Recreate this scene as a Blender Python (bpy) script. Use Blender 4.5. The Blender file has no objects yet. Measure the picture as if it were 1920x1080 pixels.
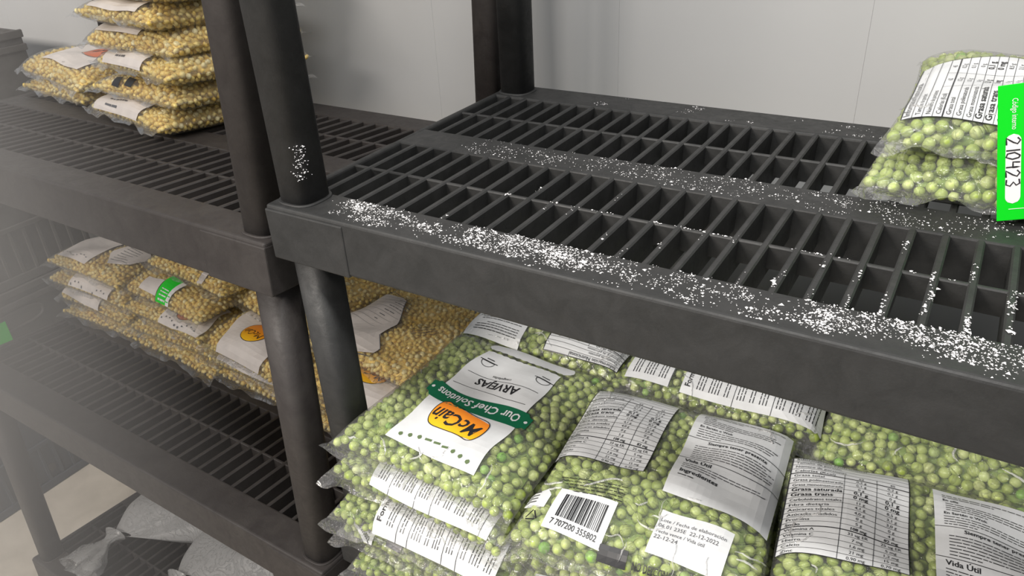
import bpy, bmesh, math, random
import numpy as np
from mathutils import Vector, Matrix, Euler

random.seed(7)
rng = np.random.default_rng(7)
scene = bpy.context.scene
col = scene.collection

# ------------------------------------------------------------------ camera, world, light, exposure
Z0 = 1.075                      # height of the near unit's shelf top above the floor
cam_d = bpy.data.cameras.new('camera')
cam_d.sensor_fit = 'HORIZONTAL'
cam_d.sensor_width = 36.0
cam_d.lens = 1452.306 / 1920 * 36
cam_d.clip_start = 0.02
cam = bpy.data.objects.new('camera', cam_d)
cam.location = (0.5731, -0.4546, 0.2865 + Z0)
cam.rotation_euler = (1.0527, 0.0487, 0.5485)
col.objects.link(cam)
scene.camera = cam

world = bpy.data.worlds.new('world')
scene.world = world
world.use_nodes = True
bg = world.node_tree.nodes['Background']
bg.inputs[0].default_value = (0.93, 0.96, 1.0, 1)
bg.inputs[1].default_value = 0.42

def area_light(name, loc, rot, sx, sy, power, colr):
    d = bpy.data.lights.new(name, 'AREA')
    d.shape = 'RECTANGLE'
    d.size, d.size_y = sx, sy
    d.energy = power
    d.color = colr
    o = bpy.data.objects.new(name, d)
    o.location = loc
    o.rotation_euler = rot
    col.objects.link(o)
    return o

# ceiling tube light over the aisle near the camera, then an added front-left fill
area_light('area_lamp', (0.55, -0.42, Z0 + 1.35), (math.radians(6), 0, 0), 1.1, 0.16, 21.0, (1.0, 0.985, 0.95))
area_light('area_lamp', (-0.75, -1.75, Z0 + 1.15), (math.radians(48), 0, math.radians(-6)), 1.2, 0.35, 76.0, (1.0, 0.93, 0.85))  # unseen source, added to brighten the corn under the far unit's shelf

vs = scene.view_settings
vs.view_transform = 'Standard'
vs.look = 'None'
vs.exposure = 0.0
vs.gamma = 1.0
vs.use_curve_mapping = False
cy = scene.cycles
cy.max_bounces = 6
cy.diffuse_bounces = 3
cy.glossy_bounces = 3
cy.transparent_max_bounces = 10
cy.volume_bounces = 0
cy.volume_step_rate = 5.0
cy.volume_max_steps = 48
cy.use_adaptive_sampling = True
cy.adaptive_threshold = 0.03

# ------------------------------------------------------------------ unit B placement (leans back a little)
B_LOC = Vector((-0.0171, 0.0015, -0.0475 + Z0))
B_ROT = Euler((-0.0655, -0.0097, -0.0277), 'XYZ')
B_M = Matrix.Translation(B_LOC) @ B_ROT.to_matrix().to_4x4()

# ------------------------------------------------------------------ materials
def nmat(name):
    m = bpy.data.materials.new(name)
    m.use_nodes = True
    nt = m.node_tree
    b = nt.nodes['Principled BSDF']
    return m, nt, b

def N(nt, t, **kw):
    n = nt.nodes.new(t)
    for k, v in kw.items():
        setattr(n, k, v)
    return n

def ramp(nt, fac, stops):
    r = N(nt, 'ShaderNodeValToRGB')
    e = r.color_ramp.elements
    while len(e) < len(stops):
        e.new(0.5)
    for i, (p, c) in enumerate(stops):
        e[i].position = p
        e[i].color = (c[0], c[1], c[2], 1)
    nt.links.new(fac, r.inputs[0])
    return r.outputs[0]

def noise(nt, scale, detail=4, rough=0.55, dist=0.0, vec=None):
    n = N(nt, 'ShaderNodeTexNoise')
    n.inputs['Scale'].default_value = scale
    n.inputs['Detail'].default_value = detail
    n.inputs['Roughness'].default_value = rough
    n.inputs['Distortion'].default_value = dist
    if vec is None:
        tc = N(nt, 'ShaderNodeTexCoord')
        vec = tc.outputs['Object']
    nt.links.new(vec, n.inputs['Vector'])
    return n.outputs['Fac']

def bump(nt, b, h, strength, dist):
    n = N(nt, 'ShaderNodeBump')
    n.inputs['Strength'].default_value = strength
    n.inputs['Distance'].default_value = dist
    nt.links.new(h, n.inputs['Height'])
    nt.links.new(n.outputs[0], b.inputs['Normal'])

def mat_plastic(name, dark, light, rough0, rough1):
    m, nt, b = nmat(name)
    geo = N(nt, 'ShaderNodeNewGeometry')
    f = noise(nt, 34, 6, 0.65, 0.6, geo.outputs['Position'])
    nt.links.new(ramp(nt, f, [(0.35, dark), (0.72, light)]), b.inputs['Base Color'])
    f2 = noise(nt, 60, 5, 0.7, 1.2, geo.outputs['Position'])
    nt.links.new(ramp(nt, f2, [(0.35, (rough0,) * 3), (0.7, (rough1,) * 3)]), b.inputs['Roughness'])
    bump(nt, b, noise(nt, 420, 3, 0.6, 0, geo.outputs['Position']), 0.12, 0.0015)
    return m

def mat_plain(name, c, rough=0.5, spec=0.5, var=0.0, scale=40):
    m, nt, b = nmat(name)
    b.inputs['Roughness'].default_value = rough
    b.inputs['Specular IOR Level'].default_value = spec
    if var:
        f = noise(nt, scale, 4)
        nt.links.new(ramp(nt, f, [(0.3, tuple(x * (1 - var) for x in c)), (0.7, tuple(min(1, x * (1 + var)) for x in c))]), b.inputs['Base Color'])
    else:
        b.inputs['Base Color'].default_value = (*c, 1)
    return m

M = {}
M['black'] = mat_plastic('black_plastic', (0.017, 0.0175, 0.0175), (0.031, 0.031, 0.031), 0.5, 0.7)
M['brown'] = mat_plastic('brown_black_plastic', (0.030, 0.025, 0.024), (0.048, 0.042, 0.039), 0.52, 0.7)
M['crate'] = mat_plastic('grey_crate_plastic', (0.05, 0.046, 0.043), (0.08, 0.075, 0.07), 0.5, 0.7)
M['navy'] = mat_plastic('navy_crate_plastic', (0.028, 0.036, 0.05), (0.045, 0.055, 0.07), 0.5, 0.7)
M['white_print'] = mat_plain('white_print', (0.66, 0.67, 0.68), 0.32, 0.5, 0.05, 60)
M['cream_print'] = mat_plain('cream_print', (0.70, 0.64, 0.60), 0.32, 0.5, 0.05, 60)
M['ink'] = mat_plain('black_ink', (0.02, 0.02, 0.022), 0.4)
M['grey_ink'] = mat_plain('grey_ink', (0.12, 0.12, 0.13), 0.4)
M['green_ink'] = mat_plain('dark_green_ink', (0.006, 0.12, 0.055), 0.35)
M['olive_ink'] = mat_plain('olive_ink', (0.12, 0.17, 0.08), 0.4)
M['red_ink'] = mat_plain('red_orange_ink', (0.62, 0.16, 0.07), 0.35)
M['tag_green'] = mat_plain('fluorescent_green_card', (0.0, 0.62, 0.012), 0.5, 0.3)
M['white_card'] = mat_plain('white_card', (0.78, 0.76, 0.76), 0.6, 0.3)
M['ice'] = mat_plain('ice_flakes', (0.80, 0.79, 0.80), 0.4, 0.5)

def mat_logo():
    m, nt, b = nmat('yellow_orange_ink')
    tc = N(nt, 'ShaderNodeTexCoord')
    sep = N(nt, 'ShaderNodeSeparateXYZ')
    nt.links.new(tc.outputs['Generated'], sep.inputs[0])
    nt.links.new(ramp(nt, sep.outputs[1], [(0.1, (0.90, 0.50, 0.02)), (0.55, (0.88, 0.30, 0.02)), (1.0, (0.82, 0.22, 0.03))]), b.inputs['Base Color'])
    b.inputs['Roughness'].default_value = 0.35
    return m
M['logo'] = mat_logo()

def mat_grain(name, stops, rough, sss):
    m, nt, b = nmat(name)
    geo = N(nt, 'ShaderNodeNewGeometry')
    oi = N(nt, 'ShaderNodeObjectInfo')
    a = N(nt, 'ShaderNodeMath', operation='ADD')
    nt.links.new(geo.outputs['Random Per Island'], a.inputs[0])
    nt.links.new(oi.outputs['Random'], a.inputs[1])
    fr = N(nt, 'ShaderNodeMath', operation='FRACT')
    nt.links.new(a.outputs[0], fr.inputs[0])
    nt.links.new(ramp(nt, fr.outputs[0], stops), b.inputs['Base Color'])
    b.inputs['Roughness'].default_value = rough
    bump(nt, b, noise(nt, 300, 3, 0.6, 0, geo.outputs['Position']), 0.25, 0.001)
    return m
M['pea'] = mat_grain('frozen_pea', [(0.0, (0.29, 0.37, 0.07)), (0.35, (0.38, 0.47, 0.12)), (0.7, (0.45, 0.53, 0.17)), (0.95, (0.52, 0.58, 0.24)), (1.0, (0.17, 0.40, 0.04))], 0.42, 0)
M['pea_core'] = mat_plain('pea_mass', (0.22, 0.31, 0.07), 0.6, 0.3, 0.3, 150)  # solid filler under the peas, shade of the gaps toned into its green
M['corn'] = mat_grain('sweet_corn', [(0.0, (0.84, 0.57, 0.11)), (0.4, (0.90, 0.68, 0.18)), (0.8, (0.92, 0.75, 0.29)), (1.0, (0.92, 0.83, 0.48))], 0.4, 0)
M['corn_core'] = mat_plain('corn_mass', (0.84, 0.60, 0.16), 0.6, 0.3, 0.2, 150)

def mat_film(name, haze, gloss_rough, tint=(1, 1, 1), white=0.85):
    m = bpy.data.materials.new(name)
    m.use_nodes = True
    nt = m.node_tree
    nt.nodes.clear()
    out = N(nt, 'ShaderNodeOutputMaterial')
    geo = N(nt, 'ShaderNodeNewGeometry')
    n1 = noise(nt, 26, 3, 0.5, 2.6, geo.outputs['Position'])
    ab = N(nt, 'ShaderNodeMath', operation='SUBTRACT')
    nt.links.new(n1, ab.inputs[0]); ab.inputs[1].default_value = 0.5
    ab2 = N(nt, 'ShaderNodeMath', operation='ABSOLUTE')
    nt.links.new(ab.outputs[0], ab2.inputs[0])
    ridge = ramp(nt, ab2.outputs[0], [(0.0, (1, 1, 1)), (0.05, (0, 0, 0))])
    n2 = noise(nt, 160, 3, 0.6, 0.8, geo.outputs['Position'])
    add = N(nt, 'ShaderNodeMath', operation='MULTIPLY_ADD')
    nt.links.new(n2, add.inputs[0]); add.inputs[1].default_value = 0.45
    nt.links.new(ridge, add.inputs[2])
    bp = N(nt, 'ShaderNodeBump')
    bp.inputs['Strength'].default_value = 0.9
    bp.inputs['Distance'].default_value = 0.003
    nt.links.new(add.outputs[0], bp.inputs['Height'])
    gl = N(nt, 'ShaderNodeBsdfGlossy')
    gl.inputs['Roughness'].default_value = gloss_rough
    nt.links.new(bp.outputs[0], gl.inputs['Normal'])
    tr = N(nt, 'ShaderNodeBsdfTransparent')
    tr.inputs[0].default_value = (*tint, 1)
    df = N(nt, 'ShaderNodeBsdfDiffuse')
    df.inputs[0].default_value = (white, white * 0.99, white * 0.98, 1)
    mx0 = N(nt, 'ShaderNodeMixShader')
    mx0.inputs[0].default_value = haze
    nt.links.new(tr.outputs[0], mx0.inputs[1]); nt.links.new(df.outputs[0], mx0.inputs[2])
    fr = N(nt, 'ShaderNodeFresnel')
    fr.inputs['IOR'].default_value = 1.45
    nt.links.new(bp.outputs[0], fr.inputs['Normal'])
    cl = N(nt, 'ShaderNodeMath', operation='MINIMUM')
    nt.links.new(fr.outputs[0], cl.inputs[0]); cl.inputs[1].default_value = 0.45
    mx = N(nt, 'ShaderNodeMixShader')
    nt.links.new(cl.outputs[0], mx.inputs[0])
    nt.links.new(mx0.outputs[0], mx.inputs[1]); nt.links.new(gl.outputs[0], mx.inputs[2])
    nt.links.new(mx.outputs[0], out.inputs[0])
    return m
M['film'] = mat_film('clear_bag_film', 0.075, 0.08)
M['corn_film'] = mat_film('frosty_bag_film', 0.08, 0.12)
M['fold'] = mat_film('folded_bag_film', 0.45, 0.10)
M['grey_film'] = mat_film('cloudy_bag_film', 0.80, 0.35, (0.8, 0.8, 0.8), 0.42)
M['knot_film'] = mat_film('crumpled_bag_film', 0.50, 0.18, (1, 1, 1), 0.5)

def mat_wall():
    m, nt, b = nmat('white_wall_panel')
    geo = N(nt, 'ShaderNodeNewGeometry')
    f = noise(nt, 2.2, 3, 0.5, 0, geo.outputs['Position'])
    nt.links.new(ramp(nt, f, [(0.3, (0.43, 0.43, 0.43)), (0.7, (0.47, 0.47, 0.47))]), b.inputs['Base Color'])
    b.inputs['Roughness'].default_value = 0.34
    mp = N(nt, 'ShaderNodeMapping')
    mp.inputs['Scale'].default_value = (60, 1, 1.5)
    nt.links.new(geo.outputs['Position'], mp.inputs[0])
    bump(nt, b, noise(nt, 1.0, 2, 0.5, 0, mp.outputs[0]), 0.1, 0.002)
    return m
M['wall'] = mat_wall()

def mat_floor():
    m, nt, b = nmat('beige_concrete')
    geo = N(nt, 'ShaderNodeNewGeometry')
    f = noise(nt, 14, 8, 0.65, 0.4, geo.outputs['Position'])
    nt.links.new(ramp(nt, f, [(0.3, (0.42, 0.38, 0.32)), (0.7, (0.54, 0.49, 0.42))]), b.inputs['Base Color'])
    b.inputs['Roughness'].default_value = 0.7
    bump(nt, b, noise(nt, 120, 4, 0.6, 0, geo.outputs['Position']), 0.2, 0.002)
    return m
M['floor'] = mat_floor()

# ------------------------------------------------------------------ object helpers
def link(name, me, mat=None, parent=None, loc=None, rot=None):
    o = bpy.data.objects.new(name, me)
    if mat is not None and me is not None and len(me.materials) == 0:
        me.materials.append(mat)
    col.objects.link(o)
    if parent is not None:
        o.parent = parent
    if loc is not None:
        o.location = loc
    if rot is not None:
        o.rotation_euler = rot
    return o

def empty(name, label, cat, loc, rot=(0, 0, 0), group=None):
    o = bpy.data.objects.new(name, None)
    o.empty_display_size = 0.05
    col.objects.link(o)
    o.location = loc
    o.rotation_euler = rot
    o['label'] = label
    o['category'] = cat
    if group:
        o['group'] = group
    return o

def tag(o, label, cat, group=None):
    o['label'] = label
    o['category'] = cat
    if group:
        o['group'] = group

def mesh(name, V, F, smooth=False):
    me = bpy.data.meshes.new(name)
    me.from_pydata([tuple(v) for v in V], [], F)
    me.update()
    if smooth:
        me.polygons.foreach_set('use_smooth', [True] * len(me.polygons))
    return me

def box_mesh(name, x0, x1, y0, y1, z0, z1, bev=0.0, seg=2, smooth=False):
    bm = bmesh.new()
    V = [bm.verts.new(p) for p in ((x0, y0, z0), (x1, y0, z0), (x1, y1, z0), (x0, y1, z0), (x0, y0, z1), (x1, y0, z1), (x1, y1, z1), (x0, y1, z1))]
    for f in ((3, 2, 1, 0), (4, 5, 6, 7), (0, 1, 5, 4), (1, 2, 6, 5), (2, 3, 7, 6), (3, 0, 4, 7)):
        bm.faces.new([V[i] for i in f])
    if bev:
        bmesh.ops.bevel(bm, geom=bm.edges[:], offset=bev, segments=seg, affect='EDGES', profile=0.5)
    me = bpy.data.meshes.new(name)
    bm.to_mesh(me)
    bm.free()
    if smooth:
        me.polygons.foreach_set('use_smooth', [True] * len(me.polygons))
    return me

def tube_mesh(name, r0, r1, z0, z1, n=32, cap=True, bev=0.0, flat=1.0):
    rings = [(r0, z0), (r1, z1)]
    if bev:
        rings = [(r0 - bev, z0), (r0, z0 + bev), (r1, z1 - bev), (r1 - bev, z1)]
    V, F = [], []
    for r, z in rings:
        for i in range(n):
            a = 2 * math.pi * i / n
            c, q = math.cos(a), math.sin(a)
            V.append((r * math.copysign(abs(c) ** flat, c), r * math.copysign(abs(q) ** flat, q), z))
    for k in range(len(rings) - 1):
        for i in range(n):
            j = (i + 1) % n
            F.append((k * n + i, k * n + j, (k + 1) * n + j, (k + 1) * n + i))
    if cap:
        F.append(tuple(range(n - 1, -1, -1)))
        F.append(tuple((len(rings) - 1) * n + i for i in range(n)))
    me = mesh(name, V, F)
    me.polygons.foreach_set('use_smooth', [len(p.vertices) == 4 for p in me.polygons])
    return me

# ------------------------------------------------------------------ the room
fl = link('floor', box_mesh('floor', -4.2, 3.2, -2.6, 0.60, -0.06, 0.0), M['floor'])
fl['kind'] = 'structure'
WALL_Y = 0.565
wall = link('wall_back', box_mesh('wall_back', -4.2, 3.2, WALL_Y + 0.004, WALL_Y + 0.09, 0.0, Z0 + 1.6), M['wall'])
wall['kind'] = 'structure'
pw = 0.3215
k0 = 0.111
pm = box_mesh('panel', 0.00005, pw - 0.00005, 0, 0.004, 0.0, Z0 + 1.6, 0.00025, 1)
for i in range(-11, 9):
    link('panel', pm, M['wall'], wall, (k0 + i * pw, WALL_Y, 0))

# ------------------------------------------------------------------ plastic shelving units
def frame_mesh(W, D, h, rf, rb, side):
    bm = bmesh.new()
    def ring(pts, z):
        return [bm.verts.new((x, y, z)) for x, y in pts]
    outer = [(0, 0), (W, 0), (W, D), (0, D)]
    inner = [(side, rf), (W - side, rf), (W - side, D - rb), (side, D - rb)]
    ot, it = ring(outer, 0), ring(inner, 0)
    ob, ib = ring(outer, -h), ring(inner, -h)
    out_edges = []
    for i in range(4):
        j = (i + 1) % 4
        bm.faces.new((ot[i], ot[j], it[j], it[i]))
        bm.faces.new((ob[j], ob[i], ib[i], ib[j]))
        bm.faces.new((ob[i], ob[j], ot[j], ot[i]))
        bm.faces.new((it[i], it[j], ib[j], ib[i]))
    bm.edges.ensure_lookup_table()
    sel = [e for e in bm.edges if (e.verts[0] in ot and e.verts[1] in ot) or (e.verts[0] in ob and e.verts[1] in ob) or ((e.verts[0] in ot) != (e.verts[1] in ot) and (e.verts[0] in ob or e.verts[1] in ob))]
    sel += [e for e in bm.edges if e.verts[0] in it and e.verts[1] in it]
    bmesh.ops.bevel(bm, geom=list(set(sel)), offset=0.0032, segments=3, affect='EDGES', profile=0.5)
    me = bpy.data.meshes.new('shelf')
    bm.to_mesh(me)
    bm.free()
    return me

def rib_mesh(name, length, w, depth, axis):
    # tapered rib with a rounded crest, running along +y (axis 1) or +x (axis 0)
    prof = [(-w * 0.5, 0 - 0.0013), (-w * 0.28, 0), (w * 0.28, 0), (w * 0.5, -0.0013), (w * 0.30, -depth), (-w * 0.30, -depth)]
    V, F = [], []
    for t in (0, length):
        for a, z in prof:
            V.append((a, t, z) if axis == 1 else (t, -a, z))
    n = len(prof)
    for i in range(n):
        j = (i + 1) % n
        F.append((i, i + n, j + n, j))
    F.append(tuple(range(n)))
    F.append(tuple(range(2 * n - 1, n - 1, -1)))
    return mesh(name, V, F)

def shelving(label, M4, W, k, levels, mat, legs, top, n_ribs, rib0, pitch, from_right):
    """One unit; local x 0..W left to right, y 0..D front to back, z=0 the top of its upper shelf."""
    D, h = 0.4575 * k, 0.0564 * k
    rf, rb = 0.0486 * k, 0.0545 * k
    yc1, yCf, yCb, yc2 = 0.122 * k, 0.198 * k, 0.248 * k, 0.3235 * k
    side = 0.0085 * k
    # base of the thing: the floor below its front left corner
    base = M4 @ Vector((0, 0, legs[0]))
    u = empty('shelving_unit', label, 'shelving unit', base, M4.to_euler())
    off = Vector((0, 0, -legs[0]))
    fm = frame_mesh(W, D, h, rf, rb, side)
    cm = box_mesh('center_rail', side * 0.6, W - side * 0.6, yCf, yCb, -h * 0.92, -0.0004, 0.0016, 2)
    x1 = rib_mesh('crossbar', W - side * 1.4, 0.0042 * k, 0.021 * k, 0)
    r1 = rib_mesh('rib', yCf - rf + 0.004, 0.0062 * k, 0.030 * k, 1)
    r2 = rib_mesh('rib', D - rb - yCb + 0.004, 0.0062 * k, 0.030 * k, 1)
    sm = box_mesh('corner_socket', -0.0008, 0.098 * k, -0.0012, rf * 0.86, -h - 0.0012, -0.0042, 0.0016, 2)
    pr = 0.0205 * k
    pcx, pcy = 0.0262 * k, 0.0285 * k
    for z in levels:
        s = link('shelf', fm, mat, u, off + Vector((0, 0, z)))
        link('center_rail', cm, mat, s)
        link('crossbar', x1, mat, s, (side * 0.7, yc1, -0.0012))
        link('crossbar', x1, mat, s, (side * 0.7, yc2, -0.0012))
        for i in range(n_ribs):
            x = rib0 + pitch * i
            if from_right:
                x = W - x
            if x < side + 0.004 or x > W - side - 0.004:
                continue
            link('rib', r1, mat, s, (x, rf - 0.002, -0.0006))
            link('rib', r2, mat, s, (x, yCb - 0.002, -0.0006))
        link('corner_socket', sm, mat, s)
        o = link('corner_socket', sm, mat, s, (W, 0, 0))
        o.scale = (-1, 1, 1)
    # posts: a length of tube between every two shelves, and short feet
    edges = [top] + list(levels)
    collar = tube_mesh('post_collar', pr * 1.14, pr * 1.10, -0.001, 0.0020, 48, True, 0, 0.68)
    for (x, y, back) in ((pcx, pcy, 0), (W - pcx, pcy, 0), (pcx, D - pcy, 1), (W - pcx, D - pcy, 1)):
        for i in range(len(levels)):
            zt = edges[i] if i == 0 else levels[i - 1] - h
            zb = levels[i]
            p = link('post', tube_mesh('post', pr, pr, zb - 0.002, zt + 0.001, 48, True, 0, 0.68), mat, u, off + Vector((x, y, 0)))
            link('post_collar', collar, mat, p, (0, 0, zb))
        link('foot', tube_mesh('foot', pr * 0.96, pr * 0.96, legs[back] + 0.001, levels[-1] - h + 0.001, 28), mat, u, off + Vector((x, y, 0)))
    return u

A_M = Matrix.Translation((0, 0, Z0))
A_LOW = -0.4345
WA = 0.93
shelving('black plastic shelving unit with open grid shelves dusted with ice', A_M, WA, 1.0,
         (0.0, A_LOW, -0.90), M['black'], (-Z0, -Z0), 0.62, 37, 0.0277, 0.0245, False)
KB = 0.784 / 0.75
WB = 0.968
B_LOW, B_BOT = -0.4515, -0.944
BL_M = B_M @ Matrix.Translation((-WB, 0, 0))
B_W = BL_M
bz_front = -(BL_M.translation.z) / math.cos(0.066)
shelving('brownish black plastic shelving unit holding the bags of yellow corn', BL_M, WB, KB,
         (0.0, B_LOW, B_BOT), M['brown'], (bz_front + 0.001, bz_front + 0.0325), 0.62, 40, 0.0305, 0.0256, True)

# ------------------------------------------------------------------ bag geometry
class Shape:
    """A filled pillow bag lying flat: half sizes a (x) and b (y), thickness T."""
    def __init__(s, a, b, T, seed, lump=0.0022, droop=0.0, pn=4.0):
        s.a, s.b, s.T, s.lump, s.droop, s.pn = a, b, T, lump, droop, pn
        r = np.random.default_rng(seed)
        s.ph = r.uniform(0, 6.28, (6, 3))
        s.fr = r.uniform(1.2, 4.2, (6, 2)) * r.choice([-1, 1], (6, 2))
    def e(s, u):
        return np.sqrt(np.clip(1 - np.abs(u) ** s.pn, 0, 1))
    def xy(s, u, v):
        return u * s.a * (0.945 + 0.055 * v * v), v * s.b * (0.955 + 0.045 * u * u)
    def uv(s, x, y):
        v = y / s.b
        u = x / s.a
        for _ in range(4):
            u = np.clip(x / (s.a * (0.945 + 0.055 * v * v)), -1, 1)
            v = np.clip(y / (s.b * (0.955 + 0.045 * u * u)), -1, 1)
        return u, v
    def pos(s, u, v, side=1):
        u = np.asarray(u, float); v = np.asarray(v, float)
        x, y = s.xy(u, v)
        f = s.e(u) * s.e(v)
        m = 0.42 * s.T
        L = sum(np.sin(s.fr[i, 0] * u * 2 + s.fr[i, 1] * v * 2 + s.ph[i, 0]) for i in range(6)) * s.lump * 0.45
        z = m + (s.T - m) * f + L * f if side > 0 else m - m * f
        z = z - s.droop * np.clip(np.abs(v) - 0.45, 0, 1) ** 2 * s.T * 2.5
        return np.stack([x, y, z], -1)
    def frame(s, u, v, side=1):
        d = 1e-3
        u = np.clip(u, -0.9985, 0.9985); v = np.clip(v, -0.9985, 0.9985)
        p = s.pos(u, v, side)
        du = s.pos(u + d, v, side) - s.pos(u - d, v, side)
        dv = s.pos(u, v + d, side) - s.pos(u, v - d, side)
        n = np.cross(du, dv) * side
        n /= np.linalg.norm(n, axis=-1, keepdims=True) + 1e-12
        return p, n
    def on(s, x, y, off):
        u, v = s.uv(np.asarray(x, float), np.asarray(y, float))
        p, n = s.frame(u, v)
        return p + n * off

def film_mesh(s, seed, fin=0.010):
    r = np.random.default_rng(seed)
    n = 30
    t = np.linspace(-1, 1, n + 1)
    t = np.sign(t) * np.abs(t) ** 0.75
    V, F = [], []
    def grid(pts, flip):
        o = len(V)
        h, w = pts.shape[:2]
        V.extend(map(tuple, pts.reshape(-1, 3)))
        for i in range(h - 1):
            for j in range(w - 1):
                q = (o + i * w + j, o + i * w + j + 1, o + (i + 1) * w + j + 1, o + (i + 1) * w + j)
                F.append(q[::-1] if flip else q)
    U, Vv = np.meshgrid(t, t)
    P, nn = s.frame(U, Vv)
    P = s.pos(U, Vv)
    # fine pleats that run in from the seals
    pleat = np.clip(np.abs(Vv) - 0.55, 0, 1) * 0.0045 * np.sin(U * 31 + r.uniform(0, 6)) * s.e(U) * (1 - np.abs(Vv))
    P = P + nn * pleat[..., None]
    grid(P, False)
    Pb = s.pos(U, Vv, -1)
    grid(Pb, True)
    # sealed fins at both ends
    for sg in (-1, 1):
        w0 = s.pos(t, np.full_like(t, sg))
        rows = [w0]
        ph = r.uniform(0, 6.28, 3)
        for q in (0.35, 0.7, 1.0):
            e = w0.copy()
            e[:, 1] += sg * fin * q * (1 + 0.35 * np.sin(t * 5 + ph[0]))
            e[:, 2] += q * (0.004 * np.sin(t * 9 + ph[1]) + 0.003 * np.sin(t * 17 + ph[2]) - 0.0035 * q)
            e[:, 0] *= 1 + 0.035 * q
            rows.append(e)
        grid(np.stack(rows), sg > 0)
    bm_me = mesh('film', V, F, True)
    return bm_me

def core_mesh(s, inset, name):
    n = 14
    t = np.linspace(-0.985, 0.985, n + 1)
    U, Vv = np.meshgrid(t, t)
    V, F = [], []
    for side in (1, -1):
        P, nn = s.frame(U * 0.97, Vv * 0.97, side)
        P = P - nn * inset
        o = len(V)
        V.extend(map(tuple, P.reshape(-1, 3)))
        w = n + 1
        for i in range(n):
            for j in range(n):
                q = (o + i * w + j, o + i * w + j + 1, o + (i + 1) * w + j + 1, o + (i + 1) * w + j)
                F.append(q if side > 0 else q[::-1])
    o2 = (n + 1) ** 2
    w = n + 1
    rim = [j for j in range(w)] + [i * w + n for i in range(1, w)] + [n * w + j for j in range(n - 1, -1, -1)] + [i * w for i in range(n - 1, 0, -1)]
    for k in range(len(rim)):
        a, b = rim[k], rim[(k + 1) % len(rim)]
        F.append((a, a + o2, b + o2, b))
    return mesh(name, V, F, True)

def scatter(s, rad, seed, tries, sep=1.66):
    """Grains packed against the inside of the film: dart throwing on the upper skin and the flanks."""
    r = np.random.default_rng(seed)
    u = r.uniform(-1, 1, tries); v = r.uniform(-1, 1, tries)
    k = r.random(tries)
    edge = k > 0.55
    u = np.where(edge & (k < 0.78), np.sign(u) * (1 - 0.16 * np.abs(u) ** 2), u)
    v = np.where(edge & (k >= 0.78), np.sign(v) * (1 - 0.16 * np.abs(v) ** 2), v)
    side = np.where((r.random(tries) < 0.30) & ((np.abs(u) > 0.62) | (np.abs(v) > 0.62)), -1, 1)
    P = np.zeros((tries, 3)); Nn = np.zeros((tries, 3))
    for sd in (1, -1):
        mk = side == sd
        p, n = s.frame(u[mk], v[mk], sd)
        P[mk] = p; Nn[mk] = n
    R = rad * r.uniform(0.88, 1.10, tries)
    deep = np.where(np.arange(tries) < tries * 0.62, 0.0, r.uniform(0.5, 1.7, tries)) * rad
    C = P - Nn * (R + 0.0004 + deep)[:, None]
    # keep grains between both skins
    uu, vv = s.uv(C[:, 0], C[:, 1])
    top = s.pos(uu, vv)[:, 2]; bot = s.pos(uu, vv, -1)[:, 2]
    ok = (C[:, 2] < top - R * 0.7) & (C[:, 2] > bot + R * 0.7)
    cell = rad * sep
    grid = {}
    keep = []
    Cl = C.tolist()
    for i in np.nonzero(ok)[0]:
        x, y, z = Cl[i]
        g = (int(x // cell), int(y // cell), int(z // cell))
        bad = False
        for dx in (-1, 0, 1):
            for dy in (-1, 0, 1):
                for dz in (-1, 0, 1):
                    for (a, b, c) in grid.get((g[0] + dx, g[1] + dy, g[2] + dz), ()):
                        if (a - x) ** 2 + (b - y) ** 2 + (c - z) ** 2 < cell * cell:
                            bad = True
                            break
                    if bad: break
                if bad: break
            if bad: break
        if not bad:
            grid.setdefault(g, []).append((x, y, z))
            keep.append(i)
    keep = np.array(keep)
    return C[keep], R[keep], Nn[keep]

def ico(sub):
    bm = bmesh.new()
    bmesh.ops.create_icosphere(bm, subdivisions=sub, radius=1.0)
    V = np.array([v.co[:] for v in bm.verts])
    F = np.array([[v.index for v in f.verts] for f in bm.faces])
    bm.free()
    return V, F
ICO1, ICO2 = ico(1), ico(2)

def rand_rots(n, r):
    q = r.normal(size=(n, 4)); q /= np.linalg.norm(q, axis=1, keepdims=True)
    w, x, y, z = q.T
    return np.stack([np.stack([1 - 2 * (y * y + z * z), 2 * (x * y - z * w), 2 * (x * z + y * w)], -1),
                     np.stack([2 * (x * y + z * w), 1 - 2 * (x * x + z * z), 2 * (y * z - x * w)], -1),
                     np.stack([2 * (x * z - y * w), 2 * (y * z + x * w), 1 - 2 * (x * x + y * y)], -1)], 1)

def grains_mesh(name, C, R, ic, sc, seed):
    r = np.random.default_rng(seed)
    V0, F0 = ic
    n = len(C)
    Q = rand_rots(n, r)
    base = V0 * np.array(sc)
    V = np.einsum('nij,kj->nki', Q, base) * R[:, None, None] + C[:, None, :]
    F = F0[None] + (np.arange(n) * len(V0))[:, None, None]
    V = V.reshape(-1, 3); F = F.reshape(-1, 3)
    me = bpy.data.meshes.new(name)
    me.vertices.add(len(V)); me.vertices.foreach_set('co', V.ravel())
    me.loops.add(F.size); me.loops.foreach_set('vertex_index', F.ravel().astype(np.int32))
    me.polygons.add(len(F))
    me.polygons.foreach_set('loop_start', np.arange(0, F.size, 3, dtype=np.int32))
    me.polygons.foreach_set('use_smooth', np.ones(len(F), dtype=bool))
    me.update(); me.validate()
    return me

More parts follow.
